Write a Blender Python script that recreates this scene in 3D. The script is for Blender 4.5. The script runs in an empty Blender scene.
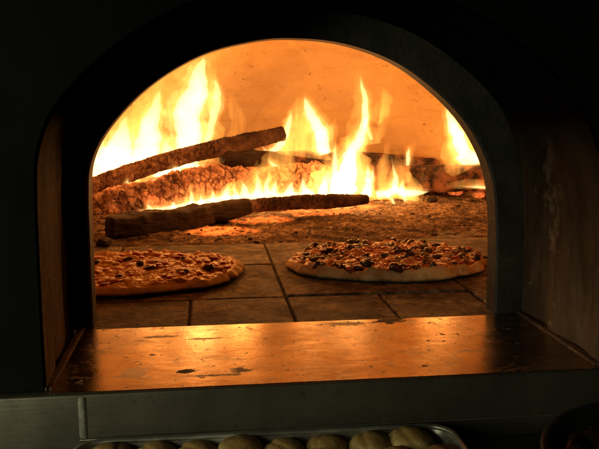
import bpy, bmesh, math, random
from mathutils import Vector, noise, Matrix
R = math.radians
sc = bpy.context.scene
col = sc.collection
rnd = random.Random(7)

# ------------------------------------------------------------------ helpers
def sub(v, b): return (v[0]-b[0], v[1]-b[1], v[2]-b[2])

def mesh(name, verts, faces, mat=None, parent=None, base=(0, 0, 0), smooth=True):
    me = bpy.data.meshes.new(name)
    me.from_pydata([sub(v, base) for v in verts], [], faces)
    if mat: me.materials.append(mat)
    me.validate(); me.update()
    bm = bmesh.new(); bm.from_mesh(me)
    bmesh.ops.recalc_face_normals(bm, faces=bm.faces)
    bm.to_mesh(me); bm.free()
    if smooth:
        for p in me.polygons: p.use_smooth = True
    o = bpy.data.objects.new(name, me); col.objects.link(o)
    if parent: o.parent = parent
    else: o.location = base
    return o

def tag(o, label=None, cat=None, group=None, kind=None):
    if label: o['label'] = label
    if cat: o['category'] = cat
    if group: o['group'] = group
    if kind: o['kind'] = kind
    return o

def thing(name, label, cat, loc=(0, 0, 0), group=None):
    o = bpy.data.objects.new(name, None); col.objects.link(o)
    o.location = loc; o.empty_display_size = .03
    return tag(o, label, cat, group)

class MB:
    def __init__(s): s.v = []; s.f = []
    def add(s, v, f):
        n = len(s.v); s.v += [tuple(x) for x in v]; s.f += [tuple(i+n for i in q) for q in f]
    def box(s, x0, x1, y0, y1, z0, z1, b=0.0):
        bm = bmesh.new()
        bmesh.ops.create_cube(bm, size=1)
        for v in bm.verts:
            v.co = Vector(((x0+x1)/2+v.co.x*(x1-x0), (y0+y1)/2+v.co.y*(y1-y0), (z0+z1)/2+v.co.z*(z1-z0)))
        if b > 0:
            bmesh.ops.bevel(bm, geom=list(bm.edges), offset=b, segments=2, affect='EDGES', profile=.5)
        bm.verts.index_update()
        s.add([v.co[:] for v in bm.verts], [[v.index for v in f.verts] for f in bm.faces]); bm.free()
    def build(s, name, mat, parent=None, base=(0, 0, 0), smooth=True):
        return mesh(name, s.v, s.f, mat, parent, base, smooth)

def auto_smooth(o, ang=40):
    bm = bmesh.new(); bm.from_mesh(o.data)
    for e in bm.edges:
        if len(e.link_faces) == 2 and e.calc_face_angle(0) > R(ang): e.smooth = False
    bm.to_mesh(o.data); bm.free()

def cr(pts, n):
    """catmull-rom through tuples, n samples"""
    m = len(pts); out = []
    for i in range(n):
        t = i/(n-1)*(m-1); k = min(int(t), m-2); u = t-k
        p0, p1, p2, p3 = pts[max(k-1, 0)], pts[k], pts[k+1], pts[min(k+2, m-1)]
        out.append(tuple(.5*(2*b+(c-a)*u+(2*a-5*b+4*c-d)*u*u+(3*b-a-3*c+d)*u**3) for a, b, c, d in zip(p0, p1, p2, p3)))
    return out

def fbm(p, o=4, h=.6): return noise.fractal(Vector(p), h, 2.0, o)

# ------------------------------------------------------------------ materials
class NT:
    def __init__(s, name):
        s.m = bpy.data.materials.new(name); s.m.use_nodes = True
        s.t = s.m.node_tree; s.n = s.t.nodes; s.n.clear()
        s.out = s.n.new('ShaderNodeOutputMaterial')
    def link(s, a, b): s.t.links.new(a, b)
    def put(s, sock, v):
        if hasattr(v, 'is_linked') or hasattr(v, 'links'): s.link(v, sock)
        elif isinstance(v, (tuple, list)) and len(v) == 3 and len(sock.default_value) == 4: sock.default_value = (*v, 1)
        else: sock.default_value = v
    def node(s, typ, props=None, **kw):
        n = s.n.new(typ)
        for k, v in (props or {}).items(): setattr(n, k, v)
        for k, v in kw.items():
            s.put(n.inputs[int(k[1:])] if k[0] == '_' and k[1:].isdigit() else n.inputs[k.replace('_', ' ')], v)
        return n
    def coord(s, scale=(1, 1, 1), which='Object'):
        c = s.node('ShaderNodeTexCoord')
        mp = s.node('ShaderNodeMapping'); s.link(c.outputs[which], mp.inputs[0]); mp.inputs['Scale'].default_value = scale
        return mp.outputs[0]
    def noise(s, scale, detail=5, rough=.6, co=None, dist=0):
        n = s.node('ShaderNodeTexNoise', Scale=scale, Detail=detail, Roughness=rough, Distortion=dist)
        if co is not None: s.link(co, n.inputs['Vector'])
        return n.outputs[0]
    def ramp(s, fac, stops):
        n = s.node('ShaderNodeValToRGB'); s.link(fac, n.inputs[0]); e = n.color_ramp.elements
        while len(e) < len(stops): e.new(.5)
        for q, (p, c) in zip(e, stops):
            q.position = p; q.color = (c, c, c, 1) if isinstance(c, (int, float)) else (*c, 1)
        return n.outputs[0]
    def mix(s, f, a, b, mode='MIX'):
        n = s.node('ShaderNodeMix', dict(data_type='RGBA', blend_type=mode))
        s.put(n.inputs[0], f); s.put(n.inputs[6], a); s.put(n.inputs[7], b); return n.outputs[2]
    def math(s, op, a, b=0.0, clamp=False):
        n = s.node('ShaderNodeMath', dict(operation=op, use_clamp=clamp)); s.put(n.inputs[0], a); s.put(n.inputs[1], b); return n.outputs[0]
    def bump(s, h, strength=.3, dist=.01, normal=None):
        n = s.node('ShaderNodeBump', Strength=strength, Distance=dist); s.link(h, n.inputs['Height'])
        if normal is not None: s.link(normal, n.inputs['Normal'])
        return n.outputs[0]
    def pbr(s, **kw):
        b = s.node('ShaderNodeBsdfPrincipled')
        for k, v in kw.items(): s.put(b.inputs[k.replace('_', ' ')], v)
        s.link(b.outputs[0], s.out.inputs[0]); return s.m

def m_facade():
    t = NT('black_painted_steel'); c = t.coord()
    n = t.noise(6, 6, .65, c); n2 = t.noise(90, 3, .6, c)
    return t.pbr(Base_Color=t.ramp(n, [(.3, (.002, .0023, .002)), (.7, (.006, .0063, .005))]),
                 Roughness=t.ramp(n, [(.3, .5), (.75, .7)]), Specular_IOR_Level=.03, Normal=t.bump(n2, .12, .003))
def m_vault():
    t = NT('sooty_brown_plaster'); c = t.coord()
    cs = t.coord((9, 9, 2.2))
    st = t.noise(1.6, 6, .65, cs); pa = t.noise(9, 7, .65, c); fi = t.noise(70, 4, .6, c)
    b = t.mix(pa, (.042, .026, .014), (.20, .125, .068))
    b = t.mix(t.ramp(st, [(.38, .8), (.6, 0)]), b, (.03, .018, .01))
    b = t.mix(t.ramp(t.noise(15, 6, .7, c), [(.57, 0), (.66, .75)]), b, (.30, .22, .13))
    sep = t.node('ShaderNodeSeparateXYZ'); t.link(c, sep.inputs[0])
    soot = t.ramp(t.math('ADD', sep.outputs[2], t.math('MULTIPLY', t.math('SUBTRACT', pa, .5), .07)), [(.04, 0), (.16, .45), (.34, 1)])
    b = t.mix(soot, b, (.0035, .0025, .002))
    return t.pbr(Base_Color=b, Roughness=.75, Specular_IOR_Level=t.math('MULTIPLY', t.math('SUBTRACT', 1.0, soot, True), .18), Normal=t.bump(fi, .35, .006, t.bump(st, .5, .012)))
def m_mouth():
    t = NT('sooty_cast_iron'); c = t.coord()
    n = t.noise(14, 6, .65, c); n2 = t.noise(120, 3, .6, c)
    return t.pbr(Base_Color=t.ramp(n, [(.3, (.012, .012, .009)), (.62, (.035, .033, .022)), (.75, (.09, .08, .05))]),
                 Roughness=.62, Metallic=.0, Specular_IOR_Level=.3, Normal=t.bump(n2, .35, .004))
def m_dome():
    t = NT('fired_clay_dome'); c = t.coord()
    big = t.noise(2.2, 4, .55, c); mid = t.noise(9, 7, .7, c); sp = t.noise(38, 4, .6, c); str_ = t.noise(3, 6, .7, t.coord((1.3, 1.3, 7)), 1.2)
    b = t.mix(t.ramp(mid, [(.3, 0), (.7, 1)]), (.50, .31, .13), (.68, .45, .205))
    b = t.mix(t.ramp(big, [(.42, .5), (.58, 0)]), b, (.42, .28, .18))
    b = t.mix(t.ramp(sp, [(.28, .85), (.35, 0)]), b, (.12, .06, .03))
    b = t.mix(t.ramp(str_, [(.30, .3), (.46, 0)]), b, (.22, .11, .05))
    vo = t.node('ShaderNodeTexVoronoi', Scale=2.6); t.link(t.mix(.12, c, t.node('ShaderNodeTexNoise', Scale=6.0).outputs[1]), vo.inputs['Vector'])
    b = t.mix(.17, b, t.mix(t.ramp(vo.outputs['Color'], [(.2, 0), (.8, 1)]), (.40, .24, .10), (.72, .47, .21)))
    h = t.math('ADD', mid, t.math('MULTIPLY', t.noise(34, 6, .7, c), .5))
    return t.pbr(Base_Color=b, Roughness=.9, Specular_IOR_Level=.1, Normal=t.bump(h, .55, .022))
def m_hearth():
    t = NT('burnt_firebrick'); c = t.coord()
    isl = t.node('ShaderNodeNewGeometry').outputs['Random Per Island']
    mid = t.noise(11, 8, .7, c); st = t.noise(13, 8, .74, t.coord((1, 1.3, 1)), .5); fine = t.noise(110, 4, .65, c)
    b = t.mix(mid, (.13, .10, .06), (.40, .32, .19))
    b = t.mix(t.math('MULTIPLY', isl, .35), b, (.12, .08, .045))
    b = t.mix(t.ramp(st, [(.42, .95), (.54, 0)]), b, (.020, .014, .009))
    b = t.mix(t.ramp(t.noise(30, 5, .65, c), [(.31, .95), (.37, 0)]), b, (.012, .009, .007))
    b = t.mix(t.ramp(t.noise(5, 5, .6, c), [(.56, 0), (.72, .5)]), b, (.42, .33, .22))
    b = t.mix(t.ramp(t.noise(34, 7, .75, c, .4), [(.44, .75), (.55, 0)]), b, (.024, .017, .011))
    b = t.mix(t.ramp(t.noise(8, 5, .7, c), [(.43, .5), (.56, 0)]), b, (.04, .028, .017))
    b = t.mix(t.ramp(t.noise(60, 4, .7, c), [(.62, 0), (.70, .6)]), b, (.46, .38, .26))
    h = t.math('ADD', mid, t.math('MULTIPLY', fine, .4))
    return t.pbr(Base_Color=b, Roughness=t.ramp(mid, [(.3, .55), (.7, .85)]), Specular_IOR_Level=.3, Normal=t.bump(h, .7, .012))
def m_mortar():
    t = NT('dark_mortar'); c = t.coord(); n = t.noise(30, 5, .6, c)
    return t.pbr(Base_Color=t.ramp(n, [(.3, (.006, .005, .004)), (.7, (.03, .02, .014))]), Roughness=.95)
def m_shelf():
    t = NT('worn_steel_shelf'); c = t.coord()
    sep = t.node('ShaderNodeSeparateXYZ'); t.link(c, sep.inputs[0])
    smear = t.noise(9, 7, .7, t.coord((1, 1.8, 1)), .6); fine = t.noise(60, 5, .65, c); sc_ = t.noise(14, 5, .7, t.coord((9, 1, 1)))
    stain = t.ramp(t.noise(16, 8, .76, t.coord((1, 1.7, 1)), .8), [(.30, 1), (.46, 0)])
    speck = t.ramp(t.noise(75, 3, .6, c), [(.27, 1), (.36, 0)])
    wob = t.math('MULTIPLY', t.math('SUBTRACT', t.noise(34, 8, .75, t.coord((1, 1.4, 1)), .8), .5), 4.2)
    def blotch(x, y, rx, ry, k=1.0):
        dx = t.math('DIVIDE', t.math('SUBTRACT', sep.outputs[0], x), rx); dy = t.math('DIVIDE', t.math('SUBTRACT', sep.outputs[1], y), ry)
        d = t.math('SQRT', t.math('ADD', t.math('MULTIPLY', dx, dx), t.math('MULTIPLY', dy, dy)))
        return t.math('MULTIPLY', t.ramp(t.math('ADD', d, wob), [(.75, 1), (1.35, 0)]), k)
    dirt = t.math('MAXIMUM', t.math('MULTIPLY', stain, .5), t.math('MULTIPLY', speck, .8))
    for a in BLOTCHES: dirt = t.math('MAXIMUM', dirt, blotch(*a))
    rough = t.ramp(smear, [(.25, .10), (.75, .27)])
    rough = t.mix(dirt, rough, (.8, .8, .8))
    h = t.math('ADD', t.math('MULTIPLY', smear, .5), t.math('ADD', t.math('MULTIPLY', fine, .10), t.math('MULTIPLY', sc_, .12)))
    wear = t.ramp(t.noise(6, 6, .7, t.coord((1, .7, 1)), .7), [(.40, .55), (.58, 0)])
    basec = t.mix(t.ramp(smear, [(.3, 0), (.7, 1)]), (.30, .235, .18), (.54, .44, .33))
    basec = t.mix(wear, basec, (.14, .085, .05)); rough = t.mix(t.math('MULTIPLY', wear, .5), rough, (.42, .42, .42))
    return t.pbr(Base_Color=t.mix(dirt, basec, (.045, .03, .018)), Metallic=t.math('SUBTRACT', 1.0, dirt, True),
                 Roughness=rough, Normal=t.bump(h, .13, .008))
def m_apron():
    t = NT('brushed_dark_steel'); c = t.coord()
    br = t.noise(8, 6, .7, t.coord((.6, 1, 40))); sm = t.noise(5, 6, .65, c); fi = t.noise(55, 4, .65, c)
    st = t.noise(4, 4, .6, t.coord((5, 1, .5)))
    b = t.mix(t.math('MULTIPLY', t.math('ADD', sm, st), .5), (.06, .056, .04), (.21, .195, .14))
    b = t.mix(t.ramp(fi, [(.28, .5), (.4, 0)]), b, (.05, .045, .03))
    return t.pbr(Base_Color=b, Metallic=.75, Roughness=t.ramp(sm, [(.3, .34), (.7, .55)]), Normal=t.bump(t.math('ADD', br, fi), .12, .004))
def m_counter():
    t = NT('dark_counter'); c = t.coord(); n = t.noise(12, 6, .65, c)
    return t.pbr(Base_Color=t.ramp(n, [(.3, (.02, .02, .014)), (.7, (.06, .06, .045))]), Roughness=.45, Metallic=.5)
def m_tray():
    t = NT('dull_aluminium'); c = t.coord(); n = t.noise(16, 6, .65, c)
    return t.pbr(Base_Color=t.ramp(n, [(.3, (.30, .29, .22)), (.7, (.62, .60, .50))]), Metallic=.85, Roughness=t.ramp(n, [(.3, .3), (.7, .5)]), Normal=t.bump(t.noise(60, 4, .6, c), .1, .003))
def m_char(ember=0.0, name='charred_log', ash=.35, scale=1.0):
    t = NT(name); c = t.coord()
    n = t.noise(18*scale, 7, .7, c); n2 = t.noise(60*scale, 5, .65, c); a = t.noise(9*scale, 5, .6, c)
    b = t.mix(n, (.014, .009, .006), (.075, .042, .026))
    b = t.mix(t.ramp(a, [(.55, 0), (.7, ash)]), b, (.38, .31, .25))
    g = t.ramp(t.noise(13*scale, 4, .6, c), [(.42, 0), (.66, 1)])
    gr = t.noise(5*scale, 7, .7, t.coord((2, 5, 16)), .5)
    b = t.mix(t.ramp(gr, [(.38, .85), (.5, 0)]), b, (.008, .005, .004))
    b = t.mix(t.ramp(gr, [(.6, 0), (.72, .35)]), b, (.20, .10, .05))
    kw = dict(Base_Color=b, Roughness=.7, Specular_IOR_Level=.35, Normal=t.bump(t.math('ADD', t.math('MULTIPLY', gr, 1.5), t.math('ADD', n, t.math('MULTIPLY', n2, .6))), .8, .016))
    if ember > 0:
        kw.update(Emission_Color=(1, .15, .02), Emission_Strength=t.math('MULTIPLY', g, ember))
    return t.pbr(**kw)
def m_ember(strength=1.0, name='glowing_ember_wood', crack=0.5, base=(.55, .34, .22)):
    """coal blocks: attribute 'crack' written on the mesh (0 in a crack, 1 on a block)"""
    t = NT(name); c = t.coord()
    at = t.node('ShaderNodeAttribute', dict(attribute_name='crack')).outputs['Fac']
    n = t.noise(34, 7, .75, c, .6); bgn = t.noise(6, 5, .65, c)
    b = t.mix(t.ramp(n, [(.34, 0), (.60, 1)]), (.06, .03, .016), base)
    b = t.mix(t.ramp(at, [(.08, 1), (.34, 0)]), b, (.02, .008, .005))
    g = t.math('MULTIPLY', t.ramp(bgn, [(.38, .05), (.62, 1.1)]), t.ramp(at, [(0, .35), (.10, crack), (.34, .75), (1, .6)]))
    cell = t.node('ShaderNodeAttribute', dict(attribute_name='block')).outputs['Fac']
    g = t.math('MULTIPLY', g, t.ramp(n, [(.3, .3), (.7, 1.25)]))
    g = t.math('MULTIPLY', g, t.ramp(cell, [(0, .6), (.5, .85), (1, 1.15)]))
    b = t.mix(t.ramp(cell, [(0, .35), (.6, 0)]), b, (.09, .045, .025))
    b = t.mix(t.math('MULTIPLY', t.ramp(t.noise(11, 5, .65, c), [(.5, 0), (.68, 1)]), .5), b, (.62, .45, .36))
    ht = t.math('ADD', t.node('ShaderNodeAttribute', dict(attribute_name='burning')).outputs['Fac'], t.math('MULTIPLY', t.math('SUBTRACT', bgn, .5), .8), True)
    g = t.math('MULTIPLY', g, ht); b = t.mix(t.ramp(ht, [(.1, .93), (.8, 0)]), b, (.022, .013, .010))
    return t.pbr(Base_Color=b, Roughness=.9, Specular_IOR_Level=.15, Emission_Color=(1, .17, .03),
                 Emission_Strength=t.math('MULTIPLY', g, strength), Normal=t.bump(n, .5, .008))
def m_ash():
    t = NT('ash_and_embers'); c = t.coord()
    n = t.noise(9, 8, .72, c); f = t.noise(55, 5, .7, c); d = t.noise(6, 6, .68, t.coord((1, 1.6, 1)), .9)
    b = t.mix(n, (.13, .08, .05), (.40, .28, .19))
    b = t.mix(t.ramp(d, [(.42, .88), (.56, 0)]), b, (.028, .018, .012))
    b = t.mix(t.ramp(f, [(.36, .8), (.47, 0)]), b, (.04, .025, .017))
    b = t.mix(t.ramp(t.noise(95, 4, .75, c), [(.44, .75), (.52, 0)]), b, (.05, .03, .018))
    b = t.mix(t.ramp(t.noise(40, 6, .75, c), [(.56, 0), (.66, .8)]), b, (.56, .44, .33))
    at = t.node('ShaderNodeAttribute', dict(attribute_name='hot')).outputs['Fac']
    g = t.math('MULTIPLY', at, t.ramp(t.noise(24, 6, .75, c), [(.4, 0), (.62, 1)]))
    return t.pbr(Base_Color=b, Roughness=.95, Specular_IOR_Level=.1, Emission_Color=(1, .16, .02), Emission_Strength=t.math('MULTIPLY', g, 2.4),
                 Normal=t.bump(t.math('ADD', n, t.math('MULTIPLY', f, .7)), .7, .012))
def m_crust():
    t = NT('pale_baked_crust'); c = t.coord()
    n = t.noise(16, 6, .65, c); f = t.noise(70, 4, .6, c)
    b = t.mix(t.ramp(n, [(.36, 0), (.62, 1)]), (.34, .19, .065), (.62, .48, .22))
    b = t.mix(t.ramp(t.noise(24, 6, .7, c), [(.55, 0), (.68, .9)]), b, (.14, .06, .02))
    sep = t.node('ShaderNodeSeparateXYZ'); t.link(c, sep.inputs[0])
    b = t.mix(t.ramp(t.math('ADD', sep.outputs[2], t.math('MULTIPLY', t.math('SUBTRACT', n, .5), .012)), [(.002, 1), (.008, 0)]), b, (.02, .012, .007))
    return t.pbr(Base_Color=b, Roughness=.75, Specular_IOR_Level=.2, Normal=t.bump(t.math('ADD', n, t.math('MULTIPLY', f, .4)), .4, .006))
def m_cheese(red=.5, name='melted_cheese_and_sauce', burn=0.0):
    t = NT(name); c = t.coord()
    n = t.noise(26, 6, .65, c, .5); n2 = t.noise(50, 4, .6, c)
    b = t.ramp(n, [(.30, (.42, .06, .018)), (.30+.3*red, (.66, .27, .075)), (.66, (.85, .60, .25))])
    b = t.mix(t.ramp(n2, [(.28, .8), (.38, 0)]), b, (.10, .03, .012))
    if burn: b = t.mix(t.ramp(t.noise(19, 7, .72, c, .6), [(.51, 0), (.58, burn)]), b, (.025, .010, .006))
    return t.pbr(Base_Color=b, Roughness=t.ramp(n2, [(.3, .16), (.7, .42)]), Specular_IOR_Level=.6, Normal=t.bump(t.math('ADD', n, t.math('MULTIPLY', n2, .6)), .9, .010))
def m_simple(name, c1, c2, rough=.5, scale=30, bump=.4):
    t = NT(name); c = t.coord(); n = t.noise(scale, 5, .65, c)
    return t.pbr(Base_Color=t.mix(t.ramp(n, [(.3, 0), (.7, 1)]), c1, c2), Roughness=rough, Normal=t.bump(n, bump, .004))
def m_roll():
    t = NT('baked_roll'); c = t.coord(); sep = t.node('ShaderNodeSeparateXYZ'); t.link(c, sep.inputs[0])
    rn = t.node('ShaderNodeObjectInfo').outputs['Random']
    n = t.noise(30, 6, .65, c); f = t.noise(110, 4, .6, c)
    top = t.ramp(t.math('ADD', t.math('MULTIPLY', sep.outputs[2], 27), t.math('ADD', t.math('MULTIPLY', n, .7), t.math('MULTIPLY', rn, .16))), [(.75, 0), (1.5, 1)])
    b = t.mix(top, (.52, .41, .15), (.33, .205, .06))
    b = t.mix(t.ramp(f, [(.27, .9), (.36, 0)]), b, (.06, .035, .015))
    return t.pbr(Base_Color=b, Roughness=.55, Normal=t.bump(t.math('ADD', n, t.math('MULTIPLY', f, .4)), .4, .005))
def m_flame(strength, name, lo=.25, colr=(1, .40, .075), zs=6, sxy=20):
    t = NT(name)
    c = t.coord((sxy, sxy, zs))
    n = t.noise(1.0, 3, .55, c, .8)
    k = t.ramp(n, [(.34, lo), (.62, 1)])
    e = t.node('ShaderNodeEmission', Color=colr, Strength=t.math('MULTIPLY', k, strength))
    t.link(e.outputs[0], t.out.inputs['Volume'])
    try: t.m.cycles.volume_step_rate = 1.0
    except Exception: pass
    return t.m

BLOTCHES = [  # x, y, rx, ry, strength on the landing shelf (world metres, shelf origin at 0,0,0)
    (-0.034, 0.951, .012, .007, 1), (0.042, 0.945, .020, .012, .7), (0.013, 0.931, .03, .004, .6), (-0.101, 0.956, .02, .02, .3),
    (0.291, 1.141, .034, .016, 1), (0.373, 1.159, .03, .006, .8), (0.215, 1.134, .045, .012, .55), (-0.07, 1.103, .03, .006, .5),
    (-0.009, 1.086, .04, .004, .4), (0.326, 1.177, .03, .014, 1)]

M = dict(facade=m_facade(), vault=m_vault(), mouth=m_mouth(), dome=m_dome(), hearth=m_hearth(), mortar=m_mortar(), shelf=m_shelf(),
         apron=m_apron(), counter=m_counter(), tray=m_tray(), bead=m_simple('bare_weld_metal', (.12, .115, .085), (.30, .29, .21), .5, 60), char=m_char(0, 'charred_log', .25), charhot=m_char(.38, 'smouldering_log', .55, 1.6),
         ember=m_ember(1.7), emberlog=m_ember(.45, 'cracked_charcoal_log', .9, (.30, .17, .10)), ash=m_ash(), crust=m_crust(),
         cheese=m_cheese(.25, 'melted_cheese'), cheese2=m_cheese(.75, 'tomato_sauce_and_cheese', .9),
         pepper=m_simple('red_pepper', (.30, .03, .015), (.50, .09, .04), .35), onion=m_simple('cheese_strand', (.62, .36, .13), (.82, .60, .30), .3),
         dark=m_simple('charred_sausage', (.012, .006, .004), (.07, .03, .015), .4), roll=m_roll(),
         pan=m_simple('black_iron_pan', (.012, .012, .010), (.04, .04, .032), .42, 40, .3),
         food=m_simple('browned_crust_in_pan', (.012, .007, .004), (.11, .045, .016), .4, 26, .6),
         bits=m_simple('pale_melted_bits', (.30, .26, .14), (.52, .46, .28), .4))

# ------------------------------------------------------------------ the oven
REAR = [(-.186, 0), (-.186, .09), (-.185, .17), (-.184, .215), (-.178, .266), (-.150, .318), (-.088, .381), (-.008, .429), (.071, .451), (.135, .4565),
        (.217, .449), (.300, .421), (.369, .374), (.422, .321), (.457, .262), (.473, .205), (.479, .13), (.481, .06), (.482, 0)]
NP = 91
REAR = cr(REAR, NP)
def widen(l, r, t):
    """the same arch made wider by l on the left, r on the right and t at the crown"""
    out = []
    for x, z in REAR:
        k = (x+.186)/.668; out.append((x-l+(l+r)*k, z+t*min(1, z/.30)))
    return out
oven = thing('pizza_oven', 'wood fired pizza oven with a dark arched mouth, glowing clay dome and brick hearth', 'oven', (.147, .91, 0))
OB = (.147, .91, 0)
def loft(mb, profs):
    """profs: list of (profile, y)"""
    n0 = len(mb.v); n = len(profs[0][0])
    for p, y in profs: mb.v += [(x, y, z) for x, z in p]
    for k in range(len(profs)-1):
        for i in range(n-1):
            a = n0+k*n+i; mb.f.append((a, a+1, a+n+1, a+n))
def plate(mb, prof, y0, y1, X0, X1, Z0, Z1):
    """a wall from y0 to y1 with an arched hole open at the bottom"""
    n = len(prof); rim = []
    for i, (x, z) in enumerate(prof):
        if i == 0: rim.append((X0, prof[0][1])); continue
        if i == n-1: rim.append((X1, prof[-1][1])); continue
        cx, cz = .147, .10
        dx, dz = x-cx, z-cz
        k = min((X1-cx)/dx if dx > 1e-6 else 1e9, (X0-cx)/dx if dx < -1e-6 else 1e9, (Z1-cz)/dz if dz > 1e-6 else 1e9)
        if z <= cz: rim.append((X0 if dx < 0 else X1, z))
        else: rim.append((cx+dx*k, cz+dz*k))
    b = len(mb.v)
    for y in (y0, y1):
        mb.v += [(x, y, z) for x, z in prof]; mb.v += [(x, y, z) for x, z in rim]
    for i in range(n-1):
        mb.f.append((b+i, b+i+1, b+n+i+1, b+n+i)); c = b+2*n
        mb.f.append((c+i, c+i+1, c+n+i+1, c+n+i))
        mb.f.append((b+i, b+i+1, c+i+1, c+i))
FRONT = widen(.018, .046, .045); MID = widen(.036, .048, .045)
# facade
mb = MB(); plate(mb, widen(.022, .050, .049), .908, .93, -1.6, 1.9, 0, 1.5); fa = mb.build('front_wall', M['facade'], oven, OB, False)
mb = MB(); mb.box(.655, 1.6, .896, .9075, .372, .379, .002); mb.box(.68, .69, .8965, .9075, .30, .372, .001); mb.build('trim_strip', M['facade'], oven, OB, False)
# vault between the facade and the mouth ring
mb = MB()
ys = [.9068+(1.171-.9068)*i/14 for i in range(15)]
prs = []
for j, y in enumerate(ys):
    k = j/14; pr = []
    for (x0, z0), (x1, z1) in zip(FRONT, MID):
        x = x0+(x1-x0)*k; z = z0+(z1-z0)*k
        d = .006*fbm((x*7, y*16, z*3))*min(1, k*4)*min(1, (1-k)*6)
        if x > .3 and z < .42: d += .006*min(1, k*3)*max(0, math.sin(y*62+1.2*fbm((0, y*4, z*6))))**3   # plaster ridges on the right jamb
        nx = 1 if x > .147 else -1
        pr.append((x-nx*d*(1 if z < .3 else .3), z-(d if z >= .3 else 0)))
    prs.append((pr, y))
loft(mb, prs); mb.build('vault', M['vault'], oven, OB)
# mouth ring
def ring(p0, p1, y0, y1, mb):
    loft(mb, [(p0, y1), (p0, y0), (p1, y0)])
MF = widen(.003, .003, .003)
MO = widen(.05, .062, .06)
mb = MB(); loft(mb, [(REAR, 1.211), (REAR, 1.174), (MF, 1.170), (MO, 1.170), (MO, 1.211)])
o = mb.build('mouth_ring', M['mouth'], oven, OB); auto_smooth(o, 35)
# inner front wall
mb = MB(); plate(mb, widen(.02, .02, .02), 1.212, 1.25, -1.6, 1.9, 0, 1.2); mb.build('inner_wall', M['dome'], oven, OB, False)
# dome
DC = (.20, 1.93); RX, RY, DH = 1.02, 1.00, .64
mb = MB(); NU, NV = 128, 44
for j in range(NV+1):
    th = (j/NV)*math.pi/2
    rr = math.cos(th)**.62; zz = math.sin(th)**.86
    for i in range(NU):
        ph = 2*math.pi*i/NU
        x = DC[0]+RX*rr*math.cos(ph); y = DC[1]+RY*rr*math.sin(ph); z = DH*zz
        d = 1+.008*fbm((x*3, y*3, z*3))+.003*fbm((x*14, y*14, z*14))
        mb.v.append((DC[0]+(x-DC[0])*d, DC[1]+(y-DC[1])*d, z*d))
for j in range(NV):
    for i in range(NU):
        a, b, c, d = j*NU+i, j*NU+(i+1) % NU, (j+1)*NU+(i+1) % NU, (j+1)*NU+i
        mb.f.append((a, b, c, d))
do = mb.build('dome', M['dome'], oven, OB)
bm = bmesh.new(); bm.from_mesh(do.data)
bmesh.ops.bisect_plane(bm, geom=list(bm.verts)+list(bm.edges)+list(bm.faces), plane_co=(0, 1.24-OB[1], 0), plane_no=(0, -1, 0), clear_outer=True)
bm.to_mesh(do.data); bm.free()
# hearth bricks on a bed of mortar
mb = MB(); mb.box(-1.0, 1.4, 1.0, 3.0, -.06, -.006); mb.build('mortar_bed', M['mortar'], oven, OB, False)
mb = MB(); rr = random.Random(3)
ylist = [1.06, 1.335, 1.622, 1.872, 2.13, 2.4, 2.66, 2.92]
for k in range(len(ylist)-1):
    w = .177
    for q in range(-6, 8):
        x0 = .141+q*w; x1 = x0+w; g = rr.uniform(.0014, .0026)
        if k == 1 and q in (0, 2, -2): x1 += w
        if k == 1 and q in (1, 3, -1): continue
        if k == 2 and q in (0, 2, -2, -4): x1 += w
        if k == 2 and q in (1, 3, -1, -3): continue
        if k >= 3 and q % 2: continue
        if k >= 3: x1 += w
        dz = rr.uniform(-.0018, .0018)
        mb.box(x0+g, x1-g, ylist[k]+g*1.2, ylist[k+1]-g*1.2, -.03, dz, .004)
mb.build('hearth_bricks', M['hearth'], oven, OB, False)
# landing shelf
mb = MB(); mb.box(-.1975, .5235, .8945, 1.1535, -.012, .0052, .0003)
sh = mb.build('landing_shelf', M['shelf'], oven, (0, 0, 0), False); sh.location = (-OB[0], -OB[1], 0)
mb = MB(); mb.box(.5165, .5295, .905, 1.166, -.010, .0085, .0025); mb.build('shelf_lip', M['vault'], oven, OB, False)
mb = MB(); mb.box(-.2085, -.197, .9088, 1.166, -.010, .0075, .0025); mb.build('shelf_lip', M['vault'], oven, OB, False)

# apron below it
mb = MB(); mb.box(-1.6, 1.9, .8885, .9076, -.14, .0042, .0030)
ap = mb.build('apron', M['apron'], oven, OB, True); auto_smooth(ap, 50)
mb = MB(); mb.box(-.1640, -.1555, .8868, .8892, -.0525, .001, .0022); o = mb.build('apron_weld_strip', M['bead'], oven, OB, True)
mb = MB(); mb.box(-.1638, 1.9, .8845, .8890, -.0565, -.0525, .0016); mb.build('apron_ledge', M['apron'], oven, OB, True)

# counter in front
mb = MB(); mb.box(-1.6, 1.9, .35, .883, -.12, -.0765, .003); tag(mb.build('counter', M['counter'], None, (.15, .6, -.12), False), kind='structure')

# ------------------------------------------------------------------ ash bed
NX, NY = 230, 150
X0, X1, Y0, Y1 = -.80, 1.17, 1.80, 2.88
vs, fs, hot = [], [], []
HOT = [(0.336, 2.237, .11, .09), (0.47, 2.324, .10, .06), (0.036, 2.011, .11, .06), (0.155, 2.129, .10, .05), (0.991, 2.753, .16, .07), (0.581, 2.522, .12, .05), (0.497, 2.98, .35, .15)]
def ash_z(x, y):
    edge = 1.86+.035*fbm((x*4, 1, 0), 3)+.02*fbm((x*16, 2, 0), 3)
    d = y-edge
    if d < -.06: return -.01
    ramp = max(0, min(1, (d+.02)/.42)); ramp = ramp*ramp*(3-2*ramp)
    lip = max(0, min(1, (d+.01)/.03))
    dx = max(0, 1-((x-.15)/1.1)**4)
    r = .005*lip+ramp*.022*dx+lip*(.007*fbm((x*7, y*7, 0), 5)+.0035*fbm((x*38, y*38, 3), 4))+ramp*.006*abs(fbm((x*22, y*22, 7), 4))
    return r-.004 if d > -.012 else -.01+r*.2
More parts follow.
